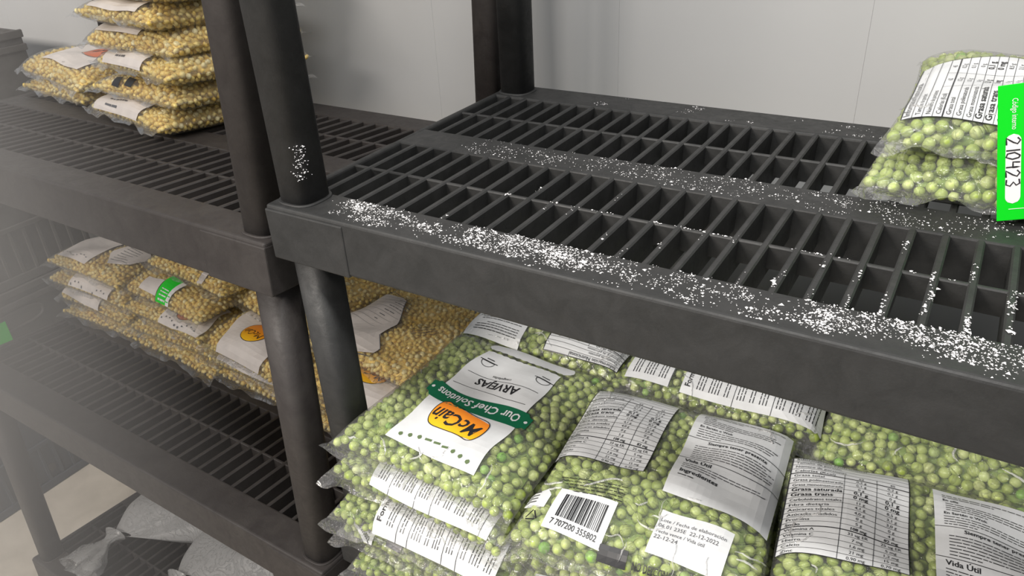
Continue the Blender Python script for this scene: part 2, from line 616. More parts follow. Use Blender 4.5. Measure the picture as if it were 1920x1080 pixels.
# ------------------------------------------------------------------ print: panels, lines and lettering laid on a bag's skin
_tc = {}
def text2d(s, bold=False):
    key = (s, bold)
    if key in _tc:
        return _tc[key]
    cu = bpy.data.curves.new('t', 'FONT')
    cu.body = s
    cu.size = 1.0
    cu.resolution_u = 2
    cu.align_x = 'LEFT'
    if bold:
        cu.offset = 0.018
    o = bpy.data.objects.new('t', cu)
    col.objects.link(o)
    dg = bpy.context.evaluated_depsgraph_get()
    me = o.evaluated_get(dg).to_mesh()
    V = np.array([v.co[:2] for v in me.vertices]) if len(me.vertices) else np.zeros((0, 2))
    F = [tuple(p.vertices) for p in me.polygons]
    o.evaluated_get(dg).to_mesh_clear()
    bpy.data.objects.remove(o)
    bpy.data.curves.remove(cu)
    _tc[key] = (V, F)
    return V, F

class Ink:
    """Flat print collected in panel coordinates (metres), then laid on a surface."""
    def __init__(s):
        s.V, s.F = [], []
    def add(s, V, F):
        o = len(s.V)
        s.V.extend([tuple(v) for v in V])
        s.F.extend([tuple(o + i for i in f) for f in F])
        return s
    def text(s, txt, x, y, size, bold=False, align='L', fit=None, shear=0.0, sx=1.0, rot=0.0):
        V, F = text2d(txt, bold)
        if len(V) == 0:
            return s
        V = V * size
        V[:, 0] *= sx
        V[:, 0] += V[:, 1] * shear
        w = V[:, 0].max()
        if fit:
            V[:, 0] *= fit / w
            w = fit
        if align == 'C':
            V[:, 0] -= w / 2
        elif align == 'R':
            V[:, 0] -= w
        c, q = math.cos(rot), math.sin(rot)
        V = np.stack([V[:, 0] * c - V[:, 1] * q, V[:, 0] * q + V[:, 1] * c], -1)
        V[:, 0] += x
        V[:, 1] += y
        return s.add(V, F)
    def line(s, pts, w, step=0.005):
        P = []
        for (a, b) in zip(pts[:-1], pts[1:]):
            L = math.dist(a, b)
            n = max(1, int(L / step))
            P += [(a[0] + (b[0] - a[0]) * i / n, a[1] + (b[1] - a[1]) * i / n) for i in range(n)]
        P.append(pts[-1])
        P = np.array(P, float)
        d = np.gradient(P, axis=0)
        d /= np.linalg.norm(d, axis=1, keepdims=True) + 1e-12
        nn = np.stack([-d[:, 1], d[:, 0]], -1) * w / 2
        V = np.concatenate([P + nn, P - nn])
        n = len(P)
        return s.add(V, [(i + n, i + 1 + n, i + 1, i) for i in range(n - 1)])
    def rows(s, t, xl, xr, nc=10):
        V, F = [], []
        for k in range(len(t)):
            for j in range(nc + 1):
                V.append((xl[k] + (xr[k] - xl[k]) * j / nc, t[k]))
        w = nc + 1
        for k in range(len(t) - 1):
            for j in range(nc):
                F.append((k * w + j, k * w + j + 1, (k + 1) * w + j + 1, (k + 1) * w + j))
        return s.add(V, F)
    def rect(s, x0, x1, y0, y1, n=10):
        t = np.linspace(y0, y1, n + 1)
        return s.rows(t, [x0] * (n + 1), [x1] * (n + 1), n)
    def poly(s, pts, nr=14, nc=10):
        pts = np.array(pts, float)
        ys = np.linspace(pts[:, 1].min() + 1e-6, pts[:, 1].max() - 1e-6, nr + 1)
        xl, xr = [], []
        for y in ys:
            xs = []
            for a, b in zip(pts, np.roll(pts, -1, 0)):
                if (a[1] <= y) != (b[1] <= y):
                    xs.append(a[0] + (b[0] - a[0]) * (y - a[1]) / (b[1] - a[1]))
            xl.append(min(xs)); xr.append(max(xs))
        return s.rows(ys, xl, xr, nc)
    def words(s, x0, x1, y, h, r, fill=1.0):
        """A line of body text too small to read, as word-long strokes."""
        x = x0
        end = x0 + (x1 - x0) * fill
        while x < end - h:
            L = min(end - x, h * r.uniform(1.2, 5.5))
            s.line([(x, y), (x + L, y)], h * 0.55, 0.006)
            x += L + h * 0.55
        return s
    def put(s, name, mat, parent, fn, cx=0, cy=0, th=0.0):
        if not s.V:
            return None
        P = np.array(s.V)
        c, q = math.cos(th), math.sin(th)
        X = cx + P[:, 0] * c - P[:, 1] * q
        Y = cy + P[:, 0] * q + P[:, 1] * c
        me = mesh(name, fn(X, Y), s.F)
        return link(name, me, mat, parent)

OFF_P, OFF_T, OFF_T2 = 0.0007, 0.0011, 0.0014

def nutrition(bag, s, cx, cy, w, h, th, seed=1, mat='white_print', clear=False):
    """White nutrition table panel; its own axes are x right, y up, centre at the origin."""
    r = random.Random(seed)
    p = Ink().rect(-w / 2, w / 2, -h / 2, h / 2, 14).put('nutrition_panel', M[mat], bag, lambda X, Y: s.on(X, Y, OFF_P), cx, cy, th)
    k = Ink()
    lw = 0.0006
    b = [(-w / 2, -h / 2), (w / 2, -h / 2), (w / 2, h / 2), (-w / 2, h / 2), (-w / 2, -h / 2)]
    k.line(b, 0.0009)
    names = ['Información Nutricional', 'Tamaño de porción', 'Número de porciones', 'Calorías (Kcal)', 'Grasa total', 'Grasa poliinsaturada', 'Grasa monoinsaturada', 'Grasa saturada', 'Grasa trans', 'Carbohidratos totales', 'Fibra dietaria', 'Azúcares totales', 'Azúcares añadidos', 'Proteína', 'Sodio', 'Vitamina A', 'Vitamina C', 'Hierro', 'Calcio', 'Zinc']
    v1 = ['', '', '', '62', '0,2 g', '0,1 g', '0 g', '0,1 g', '0 mg', '11 g', '4,1 g', '4,0 g', '0 g', '5 g', '108 mg', '33 ug ER', '7 mg', '1,6 mg', '21 mg', '0,90 mg']
    v2 = ['', '', '', '45', '0,2 g', '0,1 g', '0 g', '0,1 g', '0 mg', '8,5 g', '3,1 g', '3,0 g', '0 g', '4 g', '82 mg', '25 ug ER', '5 mg', '1,2 mg', '15 mg', '0,70 mg']
    n = len(names)
    dh = h / n
    for i in range(n):
        y = h / 2 - dh * (i + 1)
        heavy = i in (3, 14)
        if i < n - 1:
            k.line([(-w / 2, y), (w / 2, y)], 0.0011 if heavy else 0.00042)
        sz = dh * (0.95 if i in (0, 7, 8) else 0.70)
        bold = i in (7, 8, 14)
        k.text(names[i], -w / 2 + 0.003, y + dh * 0.24, sz, bold, fit=min(w * (0.62 if i < 3 else 0.42), sz * 0.52 * len(names[i])))
        if v1[i]:
            k.text(v1[i], w * 0.10, y + dh * 0.24, sz, bold, 'C')
            k.text(v2[i], w * 0.36, y + dh * 0.24, sz, bold, 'C')
    k.line([(-w * 0.04, -h / 2), (-w * 0.04, h / 2 - dh * 3)], 0.0004)
    k.line([(w * 0.23, -h / 2), (w * 0.23, h / 2 - dh * 3)], 0.0004)
    k.put('lettering', M['ink'], p, lambda X, Y: s.on(X, Y, OFF_T), cx, cy, th)
    return p

def prep_panel(bag, s, cx, cy, w, h, th, seed=1, heads=True, title=None):
    r = random.Random(seed)
    p = Ink().rect(-w / 2, w / 2, -h / 2, h / 2, 14).put('instructions_panel', M['white_print'], bag, lambda X, Y: s.on(X, Y, OFF_P), cx, cy, th)
    k = Ink()
    x0, x1 = -w / 2 + 0.007, w / 2 - 0.006
    y = h / 2 - 0.008
    def body(n, fill_last=0.5, ind=0.0):
        nonlocal y
        for i in range(n):
            k.words(x0 + ind, x1, y, 0.0016, r, fill_last if i == n - 1 else r.uniform(0.85, 1.0))
            y -= 0.0033
    if title:
        k.text(title, x0, y - 0.001, 0.0085, True)
        y -= 0.009
    if heads:
        body(2)
        y -= 0.002; k.text('En olla', x0, y - 0.001, 0.0046, True); y -= 0.0045
        body(4, 0.4, 0.002)
        y -= 0.002; k.text('En Sartén o Wok', x0, y - 0.001, 0.0046, True); y -= 0.0045
        body(4, 0.3)
        k.line([(-w / 2, y), (w / 2, y)], 0.0007); y -= 0.006
        k.text('Siempre tener presente', 0.002, y, 0.0058, True, 'C', fit=w * 0.6); y -= 0.0045
        body(7, 0.3, 0.003)
        k.line([(-w / 2, y), (w / 2, y)], 0.0007); y -= 0.0075
        k.text('Vida Útil', x0, y, 0.0072, True); y -= 0.004
        body(3, 0.4)
        y -= 0.005; k.text('Ingredientes', x0, y, 0.0072, True); y -= 0.0042
        k.words(x0, x1, y, 0.0018, r, 0.2)
    else:
        while y > -h / 2 + 0.006:
            body(r.choice([2, 3, 4]), r.uniform(0.2, 0.8))
            y -= 0.0035
            if r.random() < 0.4:
                k.line([(-w / 2, y), (w / 2, y)], 0.0006); y -= 0.004
    k.put('lettering', M['ink'], p, lambda X, Y: s.on(X, Y, OFF_T), cx, cy, th)
    return p

def barcode(bag, s, cx, cy, w, h, th, seed=3):
    r = random.Random(seed)
    p = Ink().rect(-w / 2, w / 2, -h / 2, h / 2, 8).put('barcode_panel', M['white_print'], bag, lambda X, Y: s.on(X, Y, OFF_P), cx, cy, th)
    k = Ink()
    x = -w * 0.36
    while x < w * 0.36:
        bw = r.choice([0.0005, 0.0008, 0.0012, 0.0016])
        k.line([(x + bw / 2, -h * 0.22), (x + bw / 2, h * 0.36)], bw)
        x += bw + r.choice([0.0005, 0.0008, 0.0012])
    k.text('7 707200 355802', 0, -h * 0.40, h * 0.17, True, 'C', fit=w * 0.8)
    k.put('bars', M['ink'], p, lambda X, Y: s.on(X, Y, OFF_T), cx, cy, th)
    return p

def date_panel(bag, s, cx, cy, w, h, th):
    p = Ink().rect(-w / 2, w / 2, -h / 2, h / 2, 8).put('date_panel', M['white_print'], bag, lambda X, Y: s.on(X, Y, OFF_P), cx, cy, th)
    k = Ink()
    x0 = -w / 2 + 0.002
    k.text('Lote / Fecha de elaboración', x0, h * 0.24, 0.0052, False, fit=w * 0.9)
    k.text('06 01 235E  22-12-2022', x0, h * 0.09, 0.0058, False, fit=w * 0.82)
    k.text('Fecha vence / Vida útil', x0, -h * 0.05, 0.0050, False, fit=w * 0.66)
    k.text('22-12-24', x0, -h * 0.19, 0.0058)
    k.put('lettering', M['grey_ink'], p, lambda X, Y: s.on(X, Y, OFF_T), cx, cy, th)

def small_prints(bag, s, dy=0.0):
    """Recycling mark, tear-here mark, thawing warning and the black bar printed straight on the film."""
    f = lambda X, Y: s.on(X, Y, OFF_P)
    k = Ink()
    c = (-0.094, -0.096 + dy)
    for i in range(3):
        a0 = math.radians(90 + 120 * i)
        a1 = math.radians(90 + 120 * (i + 1))
        P0 = (c[0] + 0.0068 * math.cos(a0), c[1] + 0.0068 * math.sin(a0))
        P1 = (c[0] + 0.0068 * math.cos(a1), c[1] + 0.0068 * math.sin(a1))
        q = lambda t: (P0[0] + (P1[0] - P0[0]) * t, P0[1] + (P1[1] - P0[1]) * t)
        k.line([q(0.08), q(0.86)], 0.0013)
    k.put('recycling_mark', M['ink'], bag, f)
    Ink().text('NO DESCONGELAR ANTES DE PREPARAR', 0.005, -0.112 + dy, 0.0062, True, fit=0.098).put('lettering', M['ink'], bag, f)
    Ink().rect(-0.026, 0.0, -0.113 + dy, -0.102 + dy, 3).put('black_bar', M['ink'], bag, f)
    r = random.Random(5)
    k = Ink()
    for i in range(5):
        k.words(-0.085 + 0.004 * i, -0.02, -0.045 - 0.0042 * i + dy, 0.0018, r)
    k.put('lettering', M['ink'], bag, f)
    p = Ink().poly([(-0.108, -0.083 + dy), (-0.086, -0.086 + dy), (-0.085, -0.07 + dy), (-0.091, -0.063 + dy), (-0.107, -0.066 + dy)], 6, 4).put('tear_mark', M['white_print'], bag, f)
    k = Ink()
    for i in range(4):
        k.line([(-0.107, -0.0675 - 0.0042 * i + dy), (-0.096, -0.0675 - 0.0042 * i + dy)], 0.0011)
    k.put('stripe_print', M['ink'], p, lambda X, Y: s.on(X, Y, OFF_T))

def logo(bag_part, s, cx, cy, w, h, th):
    """Yellow-orange blob with a black outline and brush lettering."""
    pts = [(-0.50, -0.34), (-0.40, -0.50), (-0.15, -0.42), (0.2, -0.45), (0.44, -0.50), (0.50, -0.18), (0.47, 0.25), (0.36, 0.48), (0.10, 0.46), (-0.2, 0.40), (-0.42, 0.50), (-0.52, 0.2)]
    pts = [(x * w, y * h) for x, y in pts]
    # round the outline
    P = np.array(pts)
    for _ in range(2):
        Q = np.roll(P, -1, 0)
        P = np.stack([0.75 * P + 0.25 * Q, 0.25 * P + 0.75 * Q], 1).reshape(-1, 2)
    lg = Ink().poly(P, 14, 10).put('logo', M['logo'], bag_part, lambda X, Y: s.on(X, Y, OFF_T), cx, cy, th)
    k = Ink().line([tuple(p) for p in P] + [tuple(P[0])], 0.0009, 0.002)
    k.text('McCain', 0, -h * 0.16, h * 0.66, True, 'C', fit=w * 0.90, shear=0.3)
    k.put('logo_lettering', M['ink'], bag_part, lambda X, Y: s.on(X, Y, OFF_T2), cx, cy, th)
    return lg

def front_label(bag, s, cx, cy, th):
    """The front print of a pea bag. Its own axes: y up towards the logo edge, x right, letters upright."""
    on = lambda o: (lambda X, Y: s.on(X, Y, o))
    t = np.linspace(-0.088, 0.086, 23)
    wl = [-(0.051 + 0.006 * max(0, (y + 0.088) / 0.174) + 0.0012 * math.sin(y * 90)) for y in t]
    lab = Ink().rows(t, wl, [-x for x in wl], 50)
    lab.V = [(x, y - 0.0013 * abs(math.sin(x * 330))) if y < -0.0875 else (x, y) for x, y in lab.V]
    p = lab.put('front_label', M['white_print'], bag, on(OFF_P), cx, cy, th)
    # scalloped upper edge strip beyond a row of peas
    lab = Ink().rows(np.linspace(-0.1125, -0.0950, 5), [-0.054, -0.057, -0.058, -0.056, -0.050], [0.054, 0.057, 0.058, 0.056, 0.050], 50)
    lab.V = [(x, y + 0.0013 * abs(math.sin(x * 330))) if y > -0.0955 else (x, y) for x, y in lab.V]
    lab.put('label_strip', M['white_print'], bag, on(OFF_P), cx, cy, th)
    wave = lambda x, o: o + 0.006 * math.sin(x * 48 + 0.6)
    xs = np.linspace(-0.066, 0.066, 31)
    # green banner with a notched tail
    b = Ink()
    V, F = [], []
    for i, x in enumerate(xs):
        hw = 0.0125 if abs(x) < 0.058 else 0.0085
        V += [(x, wave(x, 0.004) - hw), (x, wave(x, 0.004) - hw / 3), (x, wave(x, 0.004) + hw / 3), (x, wave(x, 0.004) + hw)]
    for i in range(len(xs) - 1):
        for j in range(3):
            F.append((4 * i + j, 4 * i + 4 + j, 4 * i + 5 + j, 4 * i + 1 + j))
    bn = b.add(V, F).put('banner', M['green_ink'], p, on(OFF_T), cx, cy, th)
    k = Ink()
    tx = 'Our Chef Solutions'
    Vt, Ft = text2d(tx, True)
    Vt = Vt * 0.0165
    Vt[:, 0] *= 0.104 / Vt[:, 0].max()
    Vt[:, 0] -= 0.052
    Vt[:, 1] += np.array([wave(x, 0.004) for x in Vt[:, 0]]) - 0.0062
    k.add(Vt, Ft)
    for sx in (-0.061, 0.061):
        k.poly([(sx + 0.0022 * math.cos(a), wave(sx, 0.004) + 0.0022 * math.sin(a)) for a in np.linspace(0, 6.28, 12)[:-1]], 4, 3)
    k.put('banner_lettering', M['white_print'], bn, on(OFF_T2), cx, cy, th)
    logo(p, s, cx - 0.037 * math.sin(th), cy + 0.037 * math.cos(th), 0.066, 0.039, th)
    k = Ink()
    k.text('ARVEJAS', 0, -0.040, 0.0175, True, 'C', fit=0.056)
    k.text('congeladas', 0.004, -0.0515, 0.006, False, 'C')
    k.line([(-0.045, -0.0235), (-0.02, -0.0195), (0.015, -0.020), (0.048, -0.0165)], 0.0007)
    k.line([(-0.047, -0.0455), (-0.02, -0.0435), (0.015, -0.0445), (0.046, -0.0415)], 0.0007)
    for sx in (-0.040, 0.036):
        c = [(sx + 0.0085 * math.cos(a), -0.068 + 0.0085 * math.sin(a)) for a in np.linspace(0, math.pi, 10)]
        k.line(c + [c[0]], 0.0008)
        k.line([(sx - 0.012, -0.069), (sx + 0.012, -0.069)], 0.0012)
        k.line([(sx - 0.005, -0.073), (sx + 0.005, -0.073)], 0.0014)
    k.put('lettering', M['ink'], p, on(OFF_T), cx, cy, th)
    k = Ink()
    for i in range(9):
        x = -0.044 + 0.011 * i
        y = 0.076 - 0.006 * math.cos(x * 40)
        if 3 <= i <= 5:
            k.line([(x - 0.004, y), (x + 0.004, y + 0.001)], 0.0025)
        else:
            k.poly([(x + 0.0026 * math.cos(a), y + 0.0026 * math.sin(a)) for a in np.linspace(0, 6.28, 12)[:-1]], 4, 3)
    k.put('pea_print', M['olive_ink'], p, on(OFF_T), cx, cy, th)
    return p

def corn_label(bag, s, cx, cy, w, h, th, seed, circle=True, lines=True):
    on = lambda o: (lambda X, Y: s.on(X, Y, o))
    t = np.linspace(-h / 2, h / 2, 13)
    p = Ink().rows(t, [-w / 2 - 0.006 * math.sin(6 * y / h) for y in t], [w / 2 - 0.006 * math.sin(5 * y / h) for y in t], 12).put('front_label', M['cream_print'], bag, on(OFF_P), cx, cy, th)
    r = random.Random(seed)
    if lines:
        k = Ink()
        for i in range(2):
            k.words(-w * 0.34, w * 0.34, h * 0.30 - 0.008 * i, 0.0034, r, r.uniform(0.5, 1))
        k.put('lettering', M['grey_ink'], p, on(OFF_T), cx, cy, th)
    if circle:
        rr = min(w, h) * 0.27
        lx, ly = 0.0, -h * 0.08
        c = [(lx + rr * 1.15 * math.cos(a), ly + rr * math.sin(a)) for a in np.linspace(0, 2 * math.pi, 25)[:-1]]
        Ink().poly(c, 12, 8).put('logo', M['logo'] if circle == 1 else M['red_ink'], p, on(OFF_T), cx, cy, th)
        k = Ink().line([tuple(q) for q in c] + [c[0]], 0.0009, 0.003)
        k.text('McCain', lx, ly - rr * 0.05, rr * 0.75, False, 'C', fit=rr * 1.9, shear=0.22)
        k.put('logo_lettering', M['ink'], p, on(OFF_T2), cx, cy, th)
    k = Ink()
    for i in range(10):
        x = -w * 0.42 + w * 0.84 * i / 9
        k.line([(x - 0.0016, -h * 0.43 + 0.004 * math.sin(i)), (x + 0.0016, -h * 0.43 + 0.004 * math.sin(i))], 0.0018)
    k.put('dot_print', M['grey_ink'], p, on(OFF_T), cx, cy, th)
    return p

# ------------------------------------------------------------------ bag prototypes
PEA_R, CORN_R = 0.0055, 0.0052
pea_ind = mesh('pea', ICO2[0], [tuple(f) for f in ICO2[1]], True)
def proto(kind, a, b, T, seed, lump, droop=0.0, fin=0.010):
    s = Shape(a, b, T, seed, lump, droop, 4.4 if kind == 'pea' else 7.0)
    d = {'s': s, 'kind': kind}
    if kind == 'pea':
        C, R, Nn = scatter(s, PEA_R, seed, 46000)
        d['C'], d['R'], d['N'] = C, R, Nn
        d['grains'] = grains_mesh('peas', C, R, ICO1, (1, 1, 0.94), seed)
        d['core'] = core_mesh(s, 0.0100, 'pea_mass')
    else:
        C, R, Nn = scatter(s, CORN_R, seed, 34000, 1.5)
        d['C'], d['R'], d['N'] = C, R, Nn
        d['grains'] = grains_mesh('corn_kernels', C, R, ICO1, (1.05, 0.88, 0.62), seed)
        d['core'] = core_mesh(s, 0.0070, 'corn_mass')
    d['film'] = film_mesh(s, seed, fin)
    return d

def make_bag(d, label, M4, group, singles=0):
    """One bag: an Empty at its base parenting film, grains and prints."""
    kind = d['kind']
    e = empty('pea_bag' if kind == 'pea' else 'corn_bag', label, 'vegetable bag', M4.translation, M4.to_euler(), group)
    link('film', d['film'], M['film'] if kind == 'pea' else M['corn_film'], e)
    mk = 'pea' if kind == 'pea' else 'corn'
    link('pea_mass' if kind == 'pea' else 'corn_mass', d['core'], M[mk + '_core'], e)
    if singles:
        C, R, Nn = d['C'], d['R'], d['N']
        Mi = np.array(M4)
        Wc = C @ Mi[:3, :3].T + Mi[:3, 3]
        Wn = Nn @ Mi[:3, :3].T
        to = np.array(cam.location) - Wc
        dist = np.linalg.norm(to, axis=1)
        face = (Wn * to).sum(1) / dist
        score = np.where(face > 0.35, dist, dist + 10) + np.where(np.arange(len(C)) < 0.75 * len(C), 0, 5)
        order = np.argsort(score)
        first, rest = order[:singles], order[singles:]
        rot = rand_rots(len(first), np.random.default_rng(3))
        for k, i in enumerate(first):
            o = link('pea', pea_ind, M['pea'], e, C[i], Matrix(rot[k].tolist()).to_euler())
            o.scale = (R[i], R[i], R[i] * 0.95)
        g = link('peas', grains_mesh('peas', C[rest], R[rest], ICO1, (1, 1, 0.94), 5), M['pea'], e)
    else:
        g = link('peas' if kind == 'pea' else 'corn_kernels', d['grains'], M[mk], e)
    g['kind'] = 'stuff'
    return e

def pose(x, y, z, yaw=0.0, pitch=0.0, roll=0.0):
    return Matrix.Translation((x, y, z)) @ Euler((math.radians(pitch), math.radians(roll), math.radians(yaw)), 'XYZ').to_matrix().to_4x4()

P0 = proto('pea', 0.116, 0.121, 0.047, 11, 0.0022, 0.0, 0.016)
P1 = proto('pea', 0.113, 0.120, 0.052, 12, 0.0026)
P2 = proto('pea', 0.116, 0.123, 0.046, 13, 0.0030, 0.25)
C0 = proto('corn', 0.126, 0.117, 0.043, 21, 0.0024)
C1 = proto('corn', 0.122, 0.120, 0.042, 22, 0.0030)
C2 = proto('corn', 0.124, 0.118, 0.044, 23, 0.0030, 0.2)
PI = math.pi
GP = 'bags of frozen peas on the lower shelf'
GT = 'bags of frozen peas on the upper shelf'
GC = 'bags of frozen corn on the lower shelf'
GU = 'bags of frozen corn on the upper shelf'
zA = Z0 + A_LOW

def folds(bag, s, n, seed, zone=(-0.95, -0.45)):
    """Small standing creases of the clear film, mostly near the sealed front edge."""
    r = np.random.default_rng(seed)
    for i in range(n):
        m = 14
        u = r.uniform(-0.85, 0.85); v = r.uniform(*zone)
        if r.random() < 0.3:
            u, v = r.choice([-1, 1]) * r.uniform(0.7, 0.92), r.uniform(-0.9, 0.9)
        a = r.uniform(0, 6.28)
        L = r.uniform(0.012, 0.042)
        q = np.zeros((m, 2)); x, y = s.xy(u, v)
        q[0] = (x, y)
        for j in range(1, m):
            a += r.normal(0, 0.28)
            q[j] = q[j - 1] + L / m * np.array([math.cos(a), math.sin(a)])
        d = np.gradient(q, axis=0); d /= np.linalg.norm(d, axis=1, keepdims=True)
        nn = np.stack([-d[:, 1], d[:, 0]], -1)
        w = 0.0009 * np.sin(np.linspace(0.05, 3.09, m))[:, None] * r.uniform(0.6, 1.5)
        ok = (np.abs(q[:, 0]) < s.a * 0.96) & (np.abs(q[:, 1]) < s.b * 0.97)
        if not ok.all():
            continue
        A = s.on(*(q + nn * w).T, 0.0006); B = s.on(*q.T, 0.0006 + 0.0016); Cc = s.on(*(q - nn * w).T, 0.0006)
        V = np.concatenate([A, B, Cc])
        F = [(j, j + 1, m + j + 1, m + j) for j in range(m - 1)] + [(m + j, m + j + 1, 2 * m + j + 1, 2 * m + j) for j in range(m - 1)]
        link('film_fold', mesh('film_fold', V, F, True), M['fold'], bag)

# --- front left stack of peas, bottom to top
SP = 0.0395
b = make_bag(P2, 'lowest pea bag of the front left stack, mostly out of frame', pose(0.175, 0.077, zA + 0.002, 2), GP)
b = make_bag(P1, 'pea bag with a small barcode on its corner, second from bottom in left stack', pose(0.168, 0.074, zA + SP, -1), GP)
barcode(b, P1['s'], -0.080, -0.101, 0.042, 0.026, -0.35, 4)
Ink().rect(-0.045, -0.025, -0.113, -0.106, 3).put('black_bar', M['ink'], b, lambda X, Y: P1['s'].on(X, Y, OFF_P))
b = make_bag(P2, 'pea bag with a wide white instructions panel over its front edge, under two bags', pose(0.166, 0.073, zA + 2 * SP + 0.001, 1), GP)
prep_panel(b, P2['s'], 0.020, -0.084, 0.070, 0.150, PI / 2, 9, heads=False, title='Formas de Preparación')
b = make_bag(P1, 'pea bag directly beneath the bag with the green banner label', pose(0.164, 0.080, zA + 3 * SP, -2), GP, 220)
prep_panel(b, P1['s'], 0.022, -0.088, 0.052, 0.150, PI / 2, 10, heads=False)
bag1 = make_bag(P0, 'top pea bag whose front label reads ARVEJAS upside down above a green banner', pose(0.166, 0.094, zA + 4 * SP - 0.004, -1.5), GP, 300)
front_label(bag1, P0['s'], 0.008, -0.013, PI - 0.03)

folds(bag1, P0['s'], 9, 3, (-0.97, -0.82))
# --- middle stack
b = make_bag(P2, 'lowest pea bag of the middle stack, barely in frame', pose(0.392, 0.070, zA + 0.002, 4), GP)
b = make_bag(P1, 'pea bag with a white strip reading upside down Formas de Preparación, middle stack', pose(0.388, 0.066, zA + SP, 3), GP)
p = Ink().rect(-0.100, 0.03, -0.116, -0.095, 8).put('instructions_panel', M['white_print'], b, lambda X, Y: P1['s'].on(X, Y, OFF_P))
Ink().text('Formas de Preparación', -0.035, 0.100, 0.0125, True, 'C', fit=0.115).put('lettering', M['ink'], p, lambda X, Y: P1['s'].on(X, Y, OFF_T), 0, -0.001, PI)
b = make_bag(P2, 'pea bag with a barcode at its front edge, second from top in the middle stack', pose(0.390, 0.072, zA + 2 * SP, 5), GP)
barcode(b, P2['s'], -0.066, -0.100, 0.062, 0.030, 0.0, 6)
Ink().rect(-0.028, 0.006, -0.116, -0.104, 3).put('black_bar', M['ink'], b, lambda X, Y: P2['s'].on(X, Y, OFF_P))
b = make_bag(P0, 'third pea bag up in the middle stack, tucked under the top bag', pose(0.388, 0.086, zA + 3 * SP, 3), GP)
bag2 = make_bag(P1, 'top pea bag of the middle stack with nutrition table, barcode and date panel', pose(0.384, 0.082, zA + 4 * SP - 0.006, 6), GP, 300)
s = P1['s']
nutrition(bag2, s, -0.058, 0.046, 0.092, 0.122, -0.03, 1)
prep_panel(bag2, s, 0.058, 0.034, 0.094, 0.142, -0.02, 2)
barcode(bag2, s, -0.052, -0.084, 0.056, 0.044, -0.06, 7)
date_panel(bag2, s, 0.046, -0.078, 0.064, 0.046, -0.05)
small_prints(bag2, s)
folds(bag2, s, 18, 4, (-0.97, -0.3))

# --- right stack
b = make_bag(P2, 'lowest pea bag of the right stack, hidden below the others', pose(0.615, 0.080, zA + 0.002, 6), GP)
b = make_bag(P0, 'second pea bag up in the right stack, only its edge showing', pose(0.616, 0.082, zA + SP, 4), GP)
b = make_bag(P2, 'third pea bag up in the right stack, under the right top bag', pose(0.612, 0.084, zA + 2 * SP, 8), GP)
b = make_bag(P1, 'fourth pea bag up in the right stack, directly under the right top bag', pose(0.614, 0.086, zA + 3 * SP, 6), GP)
bag3 = make_bag(P0, 'top pea bag of the right stack, nutrition table left and instructions right', pose(0.606, 0.080, zA + 4 * SP - 0.004, 9), GP, 300)
s = P0['s']
nutrition(bag3, s, -0.056, 0.042, 0.100, 0.128, -0.03, 3)
prep_panel(bag3, s, 0.060, 0.024, 0.094, 0.142, -0.03, 4)
barcode(bag3, s, -0.045, -0.088, 0.056, 0.042, -0.06, 8)
date_panel(bag3, s, 0.052, -0.084, 0.064, 0.044, -0.05)
small_prints(bag3, s)
folds(bag3, s, 14, 5, (-0.97, -0.3))

# --- back row
for x, lab in ((0.160, 'left'), (0.378, 'middle'), (0.605, 'right')):
    for i in range(4):
        make_bag((P0, P1, P2)[(i + 1) % 3], '%s pea bag of the back row pile behind the %s front stack' % (('lowest', 'second lowest', 'third lowest', 'fourth lowest')[i], lab), pose(x + 0.004 * (-1) ** i, 0.330, zA + SP * i + 0.001, 3 * (-1) ** i), GP)
K1 = make_bag(P1, 'pea bag behind the ARVEJAS bag, its printed panels upside down', pose(0.165, 0.326, zA + 4 * SP - 0.004, 1), GP, 120)
nutrition(K1, P1['s'], 0.058, -0.050, 0.096, 0.118, PI, 5)
prep_panel(K1, P1['s'], -0.064, -0.052, 0.080, 0.124, PI, 6, heads=False)
K2 = make_bag(P0, 'pea bag behind the middle top bag, covered by a sideways instructions panel', pose(0.382, 0.326, zA + 4 * SP, 2), GP)
prep_panel(K2, P0['s'], 0.040, -0.062, 0.098, 0.150, PI / 2, 12, heads=False, title='Formas de Preparación')
prep_panel(K2, P0['s'], -0.074, -0.060, 0.100, 0.052, PI / 2, 13, heads=False)
K3 = make_bag(P2, 'pea bag behind the right top bag, plain film with bare peas showing', pose(0.606, 0.326, zA + 4 * SP - 0.002, 3), GP, 120)

# --- upper shelf of the near unit, at the right
T2 = make_bag(P2, 'lower pea bag on the upper shelf with crumpled clear film in front', pose(0.606, 0.366, Z0 + 0.001, 0), GT, 80)
T1 = make_bag(P1, 'pea bag on the upper shelf with a bright green date card', pose(0.612, 0.372, Z0 + 0.036, 0, 3.0), GT, 200)
s = P1['s']
nutrition(T1, s, -0.026, -0.032, 0.140, 0.150, PI / 2, 15)
folds(T1, s, 6, 6)
folds(T2, P2['s'], 14, 7, (-0.98, -0.75))
folds(K2, P0['s'], 10, 8)
folds(K3, P2['s'], 8, 9)
folds(K1, P1['s'], 8, 10)
